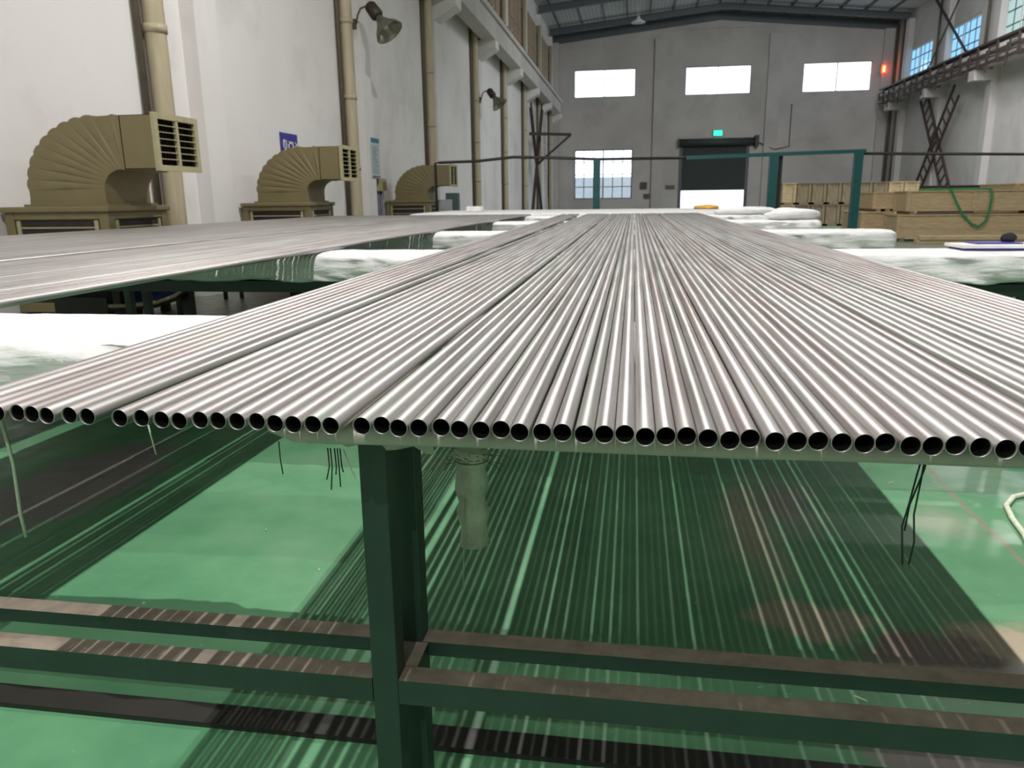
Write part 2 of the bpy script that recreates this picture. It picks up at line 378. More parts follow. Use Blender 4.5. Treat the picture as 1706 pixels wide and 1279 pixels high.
# roller door
d = struct(MB().box((DR[0]-.2, YE-.06, 0), (DR[0]+.02, YE+.05, DR[3])).box((DR[1]-.02, YE-.06, 0), (DR[1]+.2, YE+.05, DR[3])).build('door_1', M['steelgrey']))
g = MB(); z = 1.65
while z < DR[3]:
    g.add([(DR[0], YE+.05, z), (DR[1], YE+.05, z), (DR[1], YE+.03, z+.05), (DR[0], YE+.03, z+.05), (DR[1], YE+.05, z+.1), (DR[0], YE+.05, z+.1)], [(0,1,2,3), (3,2,4,5)]); z += .1
g.box((DR[0], YE+.06, 1.62), (DR[1], YE+.1, DR[3])); g.box((DR[0], YE+.02, 1.58), (DR[1], YE+.1, 1.66)); g.build('shutter_curtain', M['shutter'], d)
MB().path([(DR[0]-.25, YE-.3, 5.0), (DR[1]+.55, YE-.3, 5.0)], .27, 16).build('shutter_roll', M['shutter'], d)
MB().box((DR[0]-.3, YE-.62, 4.7), (DR[0]-.22, YE-.01, 5.3)).box((DR[1]+.5, YE-.7, 4.6), (DR[1]+.75, YE-.01, 5.4)).build('roll_bracket', M['black'], d)
e = empty('exit_sign', (5.95, YE-.01, 5.4), 'small glowing green emergency sign above the roller door', 'sign')
MB().box((5.6, YE-.12, 5.42), (6.3, YE-.01, 5.85)).build('housing', M['steelgrey'], e)
MB().box((5.65, YE-.14, 5.46), (6.25, YE-.121, 5.81)).build('lit_face', M['glowgreen'], e)
e = empty('warning_light', (16.9, YE-.3, 9.2), 'red glowing sign light high in the far right corner', 'sign')
MB().box((16.75, YE-.45, 9.3), (17.0, YE-.3, 9.85)).build('lit_face', M['glowred'], e)
MB().box((16.83, YE-.47, 9.4), (16.93, YE-.451, 9.75)).build('lit_figure', M['glowyel'], e)
MB().box((16.7, YE-.3, 9.25), (17.05, YE-.281, 9.9)).build('housing', M['black'], e)
# grey wall boxes beside the end-wall window
for i, (x, z, ww, hh) in enumerate(((.45, 1.75, .5, .5), (.75, 1.05, .4, .35))):
    tag(MB().box((x, YE-.18, z), (x+ww, YE-.01, z+hh)).build('meter_box', M['cable'], bevel=.02), ('upper' if i == 0 else 'lower')+' small dark box on the end wall right of the window', 'wall box')
tag(MB().box((2.3, YE-.04, 1.7), (3.0, YE-.005, 2.0)).build('wall_sign', M['dust']), 'small brown rectangular sign on the end wall beside the roller door', 'sign')
# thin conduits on the end wall
tag(MB().path([(11.0, YE-.05, 7.5), (11.0, YE-.05, 4.6), (9.9, YE-.32, 4.4), (8.9, YE-.1, 4.9)], .035, 6).build('conduit', M['cable']), 'thin dark conduit dropping down the end wall right of the roller door', 'pipe')

# ---------------------------------------------------------------- wall pipes (left)
wp = ['nearest the camera, behind the first duct', 'beside the wall lamp and teal notice board', 'behind the third air cooler duct', 'just past the third air cooler', 'fifth from the camera', 'sixth from the camera', 'seventh from the camera', 'by the far left corner']
for i, y in enumerate((9.65, 16.55, 23.3, 30.15, 36.95, 43.7, 50.4, 57.0)):
    e = empty('drain_pipe', (XL+.16, y-.05, 0), 'beige round wall pipe on the left wall, '+wp[i], 'pipe', 'pipes down the left wall')
    mb = MB(); pts = []; rr = []
    for z in [0, .9, 1.8, 2.6, 3.1, 3.6, 4.2, 4.8, 6, 7.0, 8.5, 11.5]: pts.append((XL+.16, y-.05, z)); rr.append(.135)
    mb.path(pts, rr, 16); 
    mb.build('pipe', M['pipe'], e)
    for z in (1.9, 3.35, 4.85):
        MB().path([(XL+.16, y-.05, z-.05), (XL+.16, y-.05, z+.05)], .152, 16).build('coupling', M['pipe'], e)
    MB().path([(XL+.05, y-.24, 0), (XL+.05, y-.24, 11)], .045, 8).build('side_conduit', M['cable'], e)
# right corner pipes
for i, yy in enumerate((57.6, 59.1)):
    tag(MB().path([(XR-.28, yy, 0), (XR-.28, yy, 12.3)], .11, 10).build('drain_pipe', M['cable']), 'dark pipe at the right wall, %s the far corner' % ('just before' if i == 0 else 'hard against'), 'pipe')
for i, yy in enumerate((45.0, 51.7, 38.3)):
    tag(MB().path([(XR-.2, yy, 7.6), (XR-.2, yy, 12.3)], .07, 10).build('drain_pipe', M['cable']), 'dark upper pipe on the right wall beside %s window from the far corner' % ('the third', 'the second', 'the fourth')[i], 'pipe')

# ---------------------------------------------------------------- right side crane girder, braces
gx0, gx1 = XR-1.25, XR-.75
e = empty('lattice_girder', (gx0, 30, 7.1), 'brown lattice crane girder running along the right wall', 'girder')
for nm, xx, z in (('top_chord', gx0, 8.1), ('bottom_chord', gx0, 7.2), ('middle_chord', gx0, 7.62)):
    MB().box((xx, 20, z-.05), (xx+(.5 if nm == 'top_chord' else .09), 58.7, z+.05)).build(nm, M['rust'], e)
MB().box((gx0+.1, 20, 7.14), (gx1+.05, 58.7, 7.9)).build('web_plate', M['plaster2'], e)
y = 21
k = 0; pr = None
while y < 58.6:
    if pr is None:
        mb = MB().bar((gx0+.03, y, 7.1), (gx0+.03, y, 8.1), .09)
        mb.bar((gx0-.02, y, 7.85), (gx0-.02, y+.75, 7.85), .07).bar((gx0-.02, y+.75, 7.85), (gx0-.02, y+.75, 7.4), .07).bar((gx0-.02, y+.75, 7.4), (gx0-.02, y+.1, 7.4), .07)
        pr = mb.build('bracket', M['rust'], e); py = y
    else:
        c = pr.copy(); c.location = (0, (y-py)*HS, 0 if k % 2 else -.35); C.objects.link(c)
    y += 1.05; k += 1
def ladder_brace(x, ya, za, yb, zb, w, e, nm, n=12, th=.11):
    d = Vector((0, yb-ya, zb-za)); L = d.length; d.normalize(); p = Vector((0, -d.z, d.y))*w/2
    A, B = Vector((x, ya, za)), Vector((x, yb, zb)); mb = MB()
    mb.bar(A-p, B-p, th).bar(A+p, B+p, th)
    for i in range(1, n): q = A+(B-A)*i/n; mb.bar(q-p, q+p, th*.6)
    return mb.build(nm, M['rust'], e)
e = empty('cross_brace', (XR-.5, 49, 0), 'brown ladder-like crossed brace between columns on the right wall', 'brace')
ladder_brace(XR-.45, 52.4, 7.0, 46.9, 1.0, .95, e, 'diagonal', 12)
ladder_brace(XR-.58, 46.9, 6.6, 52.0, .6, .95, e, 'diagonal', 12)
e = empty('cross_brace', (XR-.5, 50, 10), 'thin dark crossed rods in front of a right wall window', 'brace')
MB().bar((XR-.4, 52.6, 12.6), (XR-.4, 46.5, 8.3), .1).build('rod', M['rust'], e)
MB().bar((XR-.5, 46.8, 12.6), (XR-.5, 52.2, 8.2), .06).build('rod', M['rust'], e)
e = empty('cross_brace', (XL+.5, 47, 0), 'brown crossed brace with a top bracket on the left wall, far end', 'brace')
ladder_brace(XL+.42, 44.2, 6.2, 49.4, .3, .5, e, 'diagonal', 14, .09)
ladder_brace(XL+.52, 49.0, 6.6, 44.0, .3, .5, e, 'diagonal', 14, .09)
mb = MB().bar((XL+.4, 44.3, 4.7), (XL+2.2, 49.5, 5.0), .16).bar((XL+2.2, 49.5, 4.95), (XL+.5, 46.3, 3.1), .09).bar((XL+2.0, 49.3, 4.8), (XL+.5, 46.0, 3.0), .06)
mb.build('platform_bracket', M['rust'], e)
e = empty('wall_ladder', (XL+.4, 52, 0), 'pale narrow ladder at the far left corner', 'ladder')
mb = MB()
for yy in (51.3, 52.3): mb.bar((XL+.5, yy, 0), (XL+.3, yy, 6.3), .07)
mb.build('side_rail', M['plaster2'], e)
mb = MB()
for k in range(16): z = .4+k*.36; mb.bar((XL+.5-.03*z, 51.3, z), (XL+.5-.03*z, 52.3, z), .07)
mb.build('rungs', M['plaster2'], e)

# ---------------------------------------------------------------- wall lamps
def wall_lamp(y, z, label, s=1.0, xo=0):
    e = empty('wall_lamp', (XL+.25, y, z), label, 'lamp')
    A = Vector((XL+.28, y+.05, z-.25*s)); 
    MB().path([A, A+Vector((.05, 0, .18*s)), A+Vector((.12, 0, .30*s)), A+Vector((.26, 0, .34*s)), A+Vector((.34, 0, .32*s))], .022, 8).build('arm', M['cable'], e)
    MB().box(A-Vector((.09, .04, .1)), A+Vector((.0, .04, .1))).build('wall_plate', M['cable'], e)
    c = A+Vector((.42, 0, .22*s)); ax = Vector((.48, -.1, -.62)).normalized()
    R = ax.to_track_quat('Z', 'Y').to_matrix().to_4x4(); T = Matrix.Translation(c) @ R
    MB().lathe([(0, -.2*s), (.09*s, -.2*s), (.13*s, -.15*s), (.14*s, .1*s), (.1*s, .15*s), (0, .15*s)], T, 16).build('ballast_housing', M['lampdark'], e)
    MB().lathe([(.07*s, .13*s), (.09*s, .2*s), (.11*s, .24*s), (.17*s, .33*s), (.27*s, .45*s), (.31*s, .54*s), (.32*s, .55*s), (.30*s, .54*s), (.26*s, .46*s), (.16*s, .345*s), (.08*s, .25*s), (0, .25*s)], T, 24).build('reflector', M['alum'], e)
    rf = e.children[-1]
    MB().lathe([(0, .2*s), (.05*s, .25*s), (.07*s, .35*s), (.05*s, .43*s), (0, .46*s)], T, 16).build('bulb', M['white'], rf)
wall_lamp(16.75, 5.1, 'bell-shaped industrial lamp on a curved arm beside the second wall pipe, nearer one')
wall_lamp(30.5, 5.15, 'smaller-looking bell lamp on a curved arm farther down the left wall')
e = empty('roof_lamp', (-.1, 52, 11.5), 'small pale lamp hanging below the roof steel near the end wall', 'lamp')
MB().path([(.0, 52, zr(0)-.6), (.0, 52, 12.05)], .02, 6).build('stem', M['white'], e)
MB().lathe([(.08, .35), (.14, .2), (.45, 0), (.44, -.02), (0, .02)], Matrix.Translation((0, 52, 11.75)), 18).build('shade', M['white'], e)

# ---------------------------------------------------------------- air coolers
def cooler(y0, label):
    X0, X1, Y0, Y1 = -6.15, -5.02, y0, y0+.97
    e = empty('air_cooler', (-5.58, y0+.48, 0), label, 'air cooler', 'air coolers along the left wall')
    mb = MB()
    mb.box((X0+.04, Y0+.04, .12), (X1-.04, Y1-.04, 1.12))
    for (x, y) in ((X0, Y0), (X1-.1, Y0), (X0, Y1-.1), (X1-.1, Y1-.1)): mb.box((x, y, .1), (x+.1, y+.1, 1.13))
    mb.box((X0+.1, Y0+.002, 1.06), (X1-.1, Y0+.04, 1.13)).box((X0+.1, Y0+.002, .1), (X1-.1, Y0+.04, .2))
    mb.box((X1-.04, Y0+.1, 1.06), (X1-.002, Y1-.1, 1.13)).box((X1-.04, Y0+.1, .1), (X1-.002, Y1-.1, .2))
    mb.build('cabinet', M['olive'], e, bevel=.006)
    MB().box((X0-.02, Y0-.03, 1.13), (X1+.03, Y1+.03, 1.19)).build('lid', M['olive'], e, bevel=.015)
    for ax in (0, 1):
        mb = MB()
        if ax == 0:
            mb.box((X0+.12, Y0+.02, .21), (X1-.12, Y0+.039, 1.05), 1)
            for (a, b) in ((X0+.12, X0+.16), (X1-.16, X1-.12)): mb.box((a, Y0+.005, .21), (b, Y0+.03, 1.05), 0)
            for k in range(7): mb.box((X0+.16, Y0+.01, .25+k*.12), (X1-.16, Y0+.03, .265+k*.12), 0)
        else:
            mb.box((X1-.039, Y0+.12, .21), (X1-.02, Y1-.12, 1.05), 1)
            for (a, b) in ((Y0+.12, Y0+.16), (Y1-.16, Y1-.12)): mb.box((X1-.03, a, .21), (X1-.005, b, 1.05), 0)
            for k in range(7): mb.box((X1-.03, Y0+.16, .25+k*.12), (X1-.01, Y1-.16, .265+k*.12), 0)
        mb.build('louvre_panel', [M['beigeframe'], M['darklouvre']], e)
    for (x, y) in ((X0+.05, Y0+.05), (X1-.13, Y0+.05), (X0+.05, Y1-.13), (X1-.13, Y1-.13)):
        MB().box((x, y, 0), (x+.08, y+.08, .12)).build('foot', M['black'], e)
    # pleated elbow: gores fan round from vertical to horizontal
    ya, yb = y0+.12, y0+.83; secs = [((-5.945, 1.19), (-5.10, 1.19), 0), ((-5.93, 1.27), (-5.10, 1.27), 0)]
    N = 9; prof = []
    for i in range(N*4+1):
        th = math.pi/2*i/(N*4); ph = (i % 4)/4; bl = abs(math.sin(math.pi*ph))**.6
        o = (-5.13-(.80+.018*bl)*math.cos(th), 1.35+(.675+.018*bl)*math.sin(th)); q = (-4.90-.2*math.cos(th), 1.35+.185*math.sin(th))
        prof.append((o, q, .012*bl))
    secs += prof+[((-4.97, 2.03), (-4.885, 1.535), 0), ((-4.93, 2.042), (-4.875, 1.525), .012), ((-4.90, 2.03), (-4.865, 1.535), 0), ((-4.85, 2.03), (-4.85, 1.535), 0)]
    mb = MB(); v = []
    for (o, q, b) in secs:
        # 8 verts per ring: side bulge midway
        mx, mz = (o[0]+q[0])/2, (o[1]+q[1])/2
        v += [(o[0], ya, o[1]), (mx, ya-b, mz), (q[0], ya, q[1]), (q[0], yb, q[1]), (mx, yb+b, mz), (o[0], yb, o[1])]
    f = []
    for i in range(len(secs)-1):
        for k in range(6): f.append((i*6+k, (i+1)*6+k, (i+1)*6+(k+1) % 6, i*6+(k+1) % 6))
    mb.add(v, f); mb.build('duct_elbow', M['olive'], e)
    MB().box((-5.98, ya-.04, 1.19), (-5.05, yb+.04, 1.215)).build('duct_flange', M['olive'], e)
    mb = MB(); G0, G1, Z0, Z1 = -4.86, -4.50, 1.535, 2.03
    for (a, b) in (((G0, ya, Z0), (G1, ya+.006, Z1)), ((G0, yb-.006, Z0), (G1, yb, Z1)), ((G0, ya, Z0), (G1, yb, Z0+.006)), ((G0, ya, Z1-.006), (G1, yb, Z1))): mb.box(a, b)
    mb.build('outlet_box', M['olive'], e)
    mb = MB(); fx0, fx1 = G1-.02, G1+.015
    mb.box((fx0, ya-.02, Z0-.02), (fx1, ya+.04, Z1+.02)).box((fx0, yb-.04, Z0-.02), (fx1, yb+.02, Z1+.02)).box((fx0, ya+.04, Z0-.02), (fx1, yb-.04, Z0+.035)).box((fx0, ya+.04, Z1-.035), (fx1, yb-.04, Z1+.02))
    ym = (ya+yb)/2; mb.box((fx0, ym-.018, Z0+.03), (fx1, ym+.018, Z1-.03))
    for k in range(1, 7):
        z = Z0+.03+k*(Z1-Z0-.06)/7
        mb.add([(fx0-.03, ya+.03, z+.006), (fx1-.004, ya+.03, z-.004), (fx1-.004, yb-.03, z-.004), (fx0-.03, yb-.03, z+.006), (fx0-.03, ya+.03, z+.011), (fx1-.004, ya+.03, z+.003), (fx1-.004, yb-.03, z+.003), (fx0-.03, yb-.03, z+.011)],
               [(0,1,2,3),(7,6,5,4),(0,4,5,1),(1,5,6,2),(2,6,7,3),(3,7,4,0)])
    gr = mb.build('grille', M['beigeframe'], e)
    mb = MB(); mb.box((G0+.02, ya+.02, Z0+.02), (G0+.04, yb-.02, Z1-.02))
    for k in range(1, 16): y = ya+k*(yb-ya)/16; mb.box((G1-.10, y-.004, Z0+.03), (G1-.055, y+.004, Z1-.03))
    mb.build('inner_vanes', M['darklouvre'], gr)
cooler(6.83, 'olive air cooler with a pleated elbow duct, nearest the camera')
cooler(11.6, 'olive air cooler below the blue wall sign, second from the camera')
cooler(18.9, 'olive air cooler farthest down the left wall')

# ---------------------------------------------------------------- signs, switch box
e = empty('wall_sign', (XL, 13.6, 1.9), 'blue and white sign on the left wall above the second cooler duct', 'sign')
pl = MB().box((XL+.001, 13.27, 1.90), (XL+.02, 13.97, 2.40)).build('plate', M['navy'], e)
mb = MB(); x0, x1 = XL+.021, XL+.025
for (a, b, c, d) in ((13.36, 1.95, 13.40, 2.28), (13.46, 1.95, 13.50, 2.28), (13.36, 2.1, 13.5, 2.14), (13.40, 2.25, 13.48, 2.28), (13.56, 1.95, 13.60, 2.25), (13.56, 2.22, 13.76, 2.26), (13.56, 2.09, 13.76, 2.13), (13.56, 1.95, 13.76, 1.99), (13.74, 1.95, 13.78, 2.25), (13.84, 1.95, 13.88, 2.26), (13.84, 2.2, 13.94, 2.24)):
    mb.box((x0, a, b), (x1, c, d))
mb.build('lettering', M['white'], pl)
e = empty('notice_board', (XL, 17.9, 1.7), 'pale notice board with a teal header on the left wall', 'notice board')
sh = MB().box((XL+.225, 17.45, 1.72), (XL+.245, 18.02, 2.60)).build('sheet', M['board'], e)
MB().box((XL+.246, 17.45, 2.50), (XL+.25, 18.02, 2.60)).build('header', M['teal'], e)
MB().box((XL+.246, 17.45, 1.72), (XL+.25, 18.02, 1.76)).build('bottom_strip', M['greybar'], e)
mb = MB()
for k in range(12): mb.box((XL+.246, 17.52, 1.82+k*.052), (XL+.248, 17.95-(k*7 % 5)*.05, 1.835+k*.052))
mb.build('text_lines', M['greybar'], sh)
for o in e.children: o.location.x -= .0; o.location.y += .0
e = empty('switch_box', (XL, 18.5, 1.3), 'beige electrical switch box on the left wall right of the notice board', 'switch box')
MB().box((XL+.001, 18.15, 1.42), (XL+.16, 18.72, 1.72)).build('box', M['beigeframe'], e, bevel=.01)
sb = e.children[-1]
MB().box((XL+.16, 18.4, 1.47), (XL+.18, 18.66, 1.64)).build('cover', M['olive'], sb)
for yy in (18.28, 18.5): MB().path([(XL+.08, yy, 0.1), (XL+.08, yy, 1.42)], .035, 8).build('conduit', M['greybar'], e)

HS = 1.0
# ---------------------------------------------------------------- fence rail with teal posts
FY = 17.6
e = empty('pipe_fence', (1, FY, 0), 'teal and dark pipe frame standing across the hall behind the tables', 'fence')
k = FY/16; 
def fx(x): return x*k
posts = [(-.752, 1.95, .15), (2.67, 1.985, .17), (4.23, 2.0, .16)]
for (x, z, w_) in posts:
    zz = 1.22+(z-1.22)*k; MB().box((fx(x)-w_/2, FY-w_/2, 0), (fx(x)+w_/2, FY+w_/2, zz)).build('post', M['green2'], e)
    
MB().box((fx(2.82)-.04, FY+.1, 0), (fx(2.82)+.04, FY+.2, 1.22+.74*k)).build('back_post', M['black'], e)
def rz(z): return 1.22+(z-1.22)*k
mb = MB(); mb.bar((fx(1.0), FY, rz(1.95)), (fx(4.35), FY, rz(2.01)), .09, .075); mb.build('top_rail', M['green2'], e)
mb = MB().path([(fx(-4.1), FY, 0), (fx(-4.1), FY, rz(1.94)), (fx(-4.0), FY, rz(1.95)), (fx(-3.2), FY, rz(1.965)), (fx(-2.45), FY, rz(2.03)), (fx(-1.6), FY, rz(2.0)), (fx(-.75), FY, rz(1.955)), (fx(1.0), FY, rz(1.95))], .032, 8)
mb.build('dark_rail', M['black'], e)
MB().path([(fx(4.2), FY, rz(1.965)), (fx(8.5), FY, rz(1.86)), (fx(12), FY, rz(1.78)), (fx(12), FY, 0)], .03, 8).build('dark_rail', M['black'], e)

# ---------------------------------------------------------------- trestles
TOP = .9475
def wrap(mb, x0, x1, y0, y1, z0, z1, seed, amp=.012, n=36, step=.03, droop=0, sq=5):
    L = x1-x0; K = max(8, int(L/step)); cy, cz, ry, rz_ = (y0+y1)/2, (z0+z1)/2, (y1-y0)/2, (z1-z0)/2; vs = []
    for i in range(K+1):
        x = x0+L*i/K; e_ = min(i, K-i)/K*L; s_ = min(1, math.sqrt(min(1, e_/.04))*.2+.8) if e_ < .04 else 1
        for j in range(n):
            t = 2*math.pi*j/n; c, s = math.cos(t), math.sin(t)
            px = math.copysign(abs(c)**(2/sq), c); pz = math.copysign(abs(s)**(2/sq), s)
            dp = noise.noise(Vector((x*3.1+seed, py_(px)*1.5+pz*2.1, pz*1.3+seed)))*1.0+noise.noise(Vector((x*9+pz*5+seed*3, pz*2.5, px)))*.7
            rid = 1-abs(noise.noise(Vector((x*5+pz*2.2+seed, pz*.9, 3.3+seed))))*3
            dp += max(0, rid)*.6
            side = min(1, abs(px)**4+max(0, -pz))
            d_ = amp*dp*side
            yy = cy+px*ry*s_+math.copysign(d_, px)*(abs(px) > .5)*1.6; zz = cz+pz*rz_*s_
            if pz < 0: zz -= d_*.5+droop*abs(noise.noise(Vector((x*2+seed, 1, 1))))
            else: zz -= abs(amp*.35*dp)*(1-.6*(abs(px) < .5))
            vs.append((x, yy, min(z1, zz)))
    f = []
    for i in range(K):
        for j in range(n): f.append((i*n+j, (i+1)*n+j, (i+1)*n+(j+1) % n, i*n+(j+1) % n))
    f += [tuple(range(n)), tuple(K*n+j for j in range(n))[::-1]]
    return mb.add(vs, f, 0, True)
def py_(v): return v
def rack(yf, yr, x0, x1, legs, label, pad, padmat, steel=True, rails=True, rz1=(.462, .503), beam=None):
    yc = (yf+yr)/2; e = empty('trestle', ((x0+x1)/2, yc, 0), label, 'trestle', 'trestles carrying the steel tubes')
    mb = MB()
    for p in pad: wrap(mb, *p)
    mb.build('cloth_wrapped_pad', padmat, e)
    zt = .88 if beam is None else beam
    for (lx, ly) in legs:
        lw = .028 if lx == -.358 else .0205
        MB().box((lx-lw, ly-.02, 0), (lx+lw, ly+.02, zt)).build('leg', M['green'], e, bevel=.002)
    if steel: 
        MB().box((x0+.05, yf, zt), (x1-.05, yr, zt+.06)).build('top_beam', M['green'], e)
    if rails:
        for ly in sorted(set(l[1] for l in legs)):
            lx = sorted(l[0] for l in legs if l[1] == ly)
            # rails run behind/in front of the legs' line, between them
            xs = [x0+.05]+lx+[x1-.05]; mb = MB()
            for a, b in zip(xs[:-1], xs[1:]): mb.box((a+(.021 if a != xs[0] else 0), ly-.02, rz1[0]+(.016 if ly == 1.112 else 0)), (b-(.021 if b != xs[-1] else 0), ly+.018, rz1[1]), 0, 1)
            mb.build('lower_rail', [M['green'], M['dust']], e)
    return e
# near trestle: a thin grey padded beam on paired legs
YF, YR = 1.004, 1.112
e = rack(YF, YR, -3.2, 1.95, [(-.36, YF), (-.358, YR), (1.8, YF), (1.8, YR), (-3.0, YF), (-3.0, YR)], 'dark green steel trestle under the near ends of the tubes', [(-.47, 1.95,   .866, 1.2, .918, TOP, 1.3, .002, 26, .05, .003)], M['padgrey'], steel=False, beam=.9195)
for xx in (-.36, 1.8, -3.0): MB().box((xx-.02, YF+.02, .466), (xx+.04, YR-.021, .5025), 0, 1).build('cross_plate', [M['green'], M['dust']], e)
MB().box((-3.1, 1.435, .0), (1.95, 1.505, .014)).build('dark_floor_bar', M['black'], e)  # thin dark bar laid in for a dark band on the floor
# torn cloth edge under the pad, left of the leg
mb = MB(); pts = []
for i in range(13):
    x = -.47+i*.018; pts.append((x, .935+.02*math.sin(i), .914-.0005*i)); pts.append((x, .955+.02*math.sin(i*2), .904-.0014*i-.003*(i % 3)))
for i in range(12): mb.add([pts[2*i], pts[2*i+2], pts[2*i+3], pts[2*i+1]], [(0,1,2,3), (3,2,1,0)])
mb.build('torn_edge', M['padgrey'], e)
rack(1.53, 1.70, -1.98, 1.98, [(-1.93, 1.55), (-1.93, 1.68), (1.93, 1.55), (1.93, 1.68)], 'trestle with a thick white wrapped pad, second from the camera', [(-1.98, 1.98, 1.42, 1.80, .80, TOP, 4.2, .02)], M['cloth'], rails=False, beam=.75)
rack(3.95, 4.15, -5.25, 2.0, [(-5.1, 3.97), (-5.1, 4.13), (-2.85, 3.97), (-2.85, 4.13), (1.85, 3.97), (1.85, 4.13)], 'trestle with a thick white wrapped pad carrying a blue book, third from the camera',
     [(-5.25, 1.95, 3.86, 4.28, .80, TOP, 8.8, .018)], M['cloth'], beam=.73)
rack(6.35, 6.6, -5.25, 2.0, [(-4.8, 6.4), (-4.8, 6.56), (-4.1, 6.4), (-2.6, 6.56), (1.85, 6.4), (1.85, 6.56)], 'white wrapped trestle fourth from the camera', [(-5.25, 2.0, 6.28, 6.68, .79, TOP, 12.1, .02)], M['cloth'], beam=.73)
rack(9.0, 9.25, -5.25, 2.05, [(-5.14, 8.9+.15), (-5.0, 9.2), (-2.6, 9.05), (1.85, 9.05), (1.85, 9.2)], 'white wrapped trestle fifth from the camera, with white bundles on its right end', [(-5.25, 2.05, 8.93, 9.4, .79, TOP, 17.7, .02)], M['cloth'], beam=.73)
rack(11.6, 11.85, -5.25, 2.1, [(-5.14, 11.65), (-2.6, 11.65), (1.85, 11.65)], 'white wrapped trestle under the far ends of the tubes', [(-5.25, 2.1, 11.5, 11.95, .79, TOP, 23.7, .02)], M['cloth'], beam=.73)
# white-covered table beyond the tubes
e = empty('covered_table', (-1, 15, 0), 'long table fully covered in white sheet beyond the far tube ends', 'table')
mb = MB(); wrap(mb, -3.9, 1.75, 12.9, 16.9, .86, .975, 31, .012, 40, .1, .01, 6); mb.build('white_cover', M['cloth'], e)
for (x, y) in ((-3.6, 13.2), (1.5, 13.2), (-3.6, 16.6), (1.5, 16.6)): MB().box((x-.03, y-.03, 0), (x+.03, y+.03, .87)).build('leg', M['green'], e)
MB().box((-3.7, 13.1, .80), (1.6, 16.7, .87)).build('table_frame', M['green'], e)
# second white-wrapped block at the right frame edge
e = empty('wrapped_bundle', (2.35, 4.0, 0), 'white cloth-wrapped bundle at the right edge past the trestle end', 'bundle')
mb = MB(); wrap(mb, 1.99, 2.8, 3.72, 4.2, .70, .93, 44, .02, 36, .03, .01); mb.build('cloth_wrapping', M['cloth'], e)
for (x, y) in ((2.15, 3.85), (2.7, 3.85), (2.15, 4.15), (2.7, 4.15)): MB().box((x-.02, y-.02, 0), (x+.02, y+.02, .73)).build('leg', M['green'], e)
# bundles on trestle five
def lump(name, c, r, seed, label, cat, mat):
    mb = MB(); vs = []; f = []; n, K = 20, 12
    for i in range(K+1):
        ph = math.pi*i/K
        for j in range(n):
            t = 2*math.pi*j/n; p = Vector((math.sin(ph)*math.cos(t), math.sin(ph)*math.sin(t), math.cos(ph)))
            q = 1+.18*noise.noise(p*1.7+Vector((seed,)*3))+.08*noise.noise(p*4+Vector((seed,)*3))
            z = max(-.55, p.z*q); vs.append((c[0]+p.x*q*r[0], c[1]+p.y*q*r[1], c[2]+(z+.55)*r[2]))
    for i in range(K):
        for j in range(n): f.append((i*n+j, (i+1)*n+j, (i+1)*n+(j+1) % n, i*n+(j+1) % n))
    mb.add(vs, f, 0, True); return tag(mb.build(name, mat), label, cat)
lump('cloth_bundle', (1.78, 9.15, TOP), (.30, .17, .085), 3, 'rounded white cloth bundle on the right end of the fifth trestle', 'bundle', M['cloth'])
lump('cloth_bundle', (1.62, 11.72, TOP), (.45, .18, .07), 9, 'flat white cloth bundle on the last trestle, left of the rounded one', 'bundle', M['cloth'])
lump('cloth_bundle', (2.02, 9.12, .86) if False else (1.36, 15.2, .975), (.24, .3, .05), 5, 'yellow and white plastic packet at the right end of the covered table', 'packet', M['yellow'])
tag(MB().box((-3.08, 14.2, .976), (-2.8, 14.5, 1.075)).build('carton', M['white'], bevel=.015), 'small white box standing on the covered table at the far left', 'box')
# book / ring binders on trestle three
e = empty('paper_stack', (1.77, 4.1, TOP), 'thin white stack of papers with blue covers on the third trestle', 'papers')
MB().box((1.58, 3.98, TOP-.001), (1.92, 4.19, TOP+.012)).build('lower_cover', M['navy'], e)
MB().box((1.56, 3.97, TOP+.012), (1.95, 4.20, TOP+.026)).build('pages', M['white'], e)
MB().box((1.65, 4.05, TOP+.026), (1.86, 4.20, TOP+.032)).build('upper_cover', M['navy'], e)
lump('glove', (1.84, 4.16, TOP+.032), (.035, .025, .03), 8, 'crumpled dark glove lying on the papers of the third trestle', 'glove', M['darkcloth'])

# ---------------------------------------------------------------- steel tubes
RO, RI, ZC = .01125, .0105, TOP+.0117
def tube_mesh(L):
    n = 28; v = []; f = []; mi = []; sm = []
    for (r, y) in ((RO-.0003, 0), (RO, .0006), (RO, L*.25), (RO, L*.5), (RO, L*.75), (RO, L), (RI, L), (RI, .004), (RI, 0)):
        for k in range(n):
            t = 2*math.pi*k/n; v.append((r*math.cos(t), y, r*math.sin(t)))
    R = 9
    for i in range(R):
        j = (i+1) % R
        for k in range(n):
            f.append((i*n+k, i*n+(k+1) % n, j*n+(k+1) % n, j*n+k)); mi.append(1 if i in (6,) else 0); sm.append(i not in (5, 8))
    me = bpy.data.meshes.new('steel_tube'); me.from_pydata(v, [], f); me.materials.append(M['tube']); me.materials.append(M['bore_shade'])
    me.polygons.foreach_set('material_index', mi); me.polygons.foreach_set('use_smooth', sm); me.update(); return me
TL = 11.3
me_t = tube_mesh(TL)
def put_tube(xn, xf, yn, label, group):
    yn += .009
    o = bpy.data.objects.new('steel_tube', me_t); C.objects.link(o)
    o.location = (xn, yn, ZC); o.rotation_euler = (0, 0, -math.atan2(xf-xn, TL)); tag(o, label, 'tube', group)
def spread(n, a, b, mn, rnd):
    """n centres from a to b, spacing at least mn, slack handed out at random in clumps"""
    slack = (b-a)-(n-1)*mn; w_ = [(rnd.random()**7)+.02 for _ in range(n-1)]; s = sum(w_); out = [a]
    for q in w_: out.append(out[-1]+mn+max(0, slack)*q/s)
    return out
rn = random.Random(5)
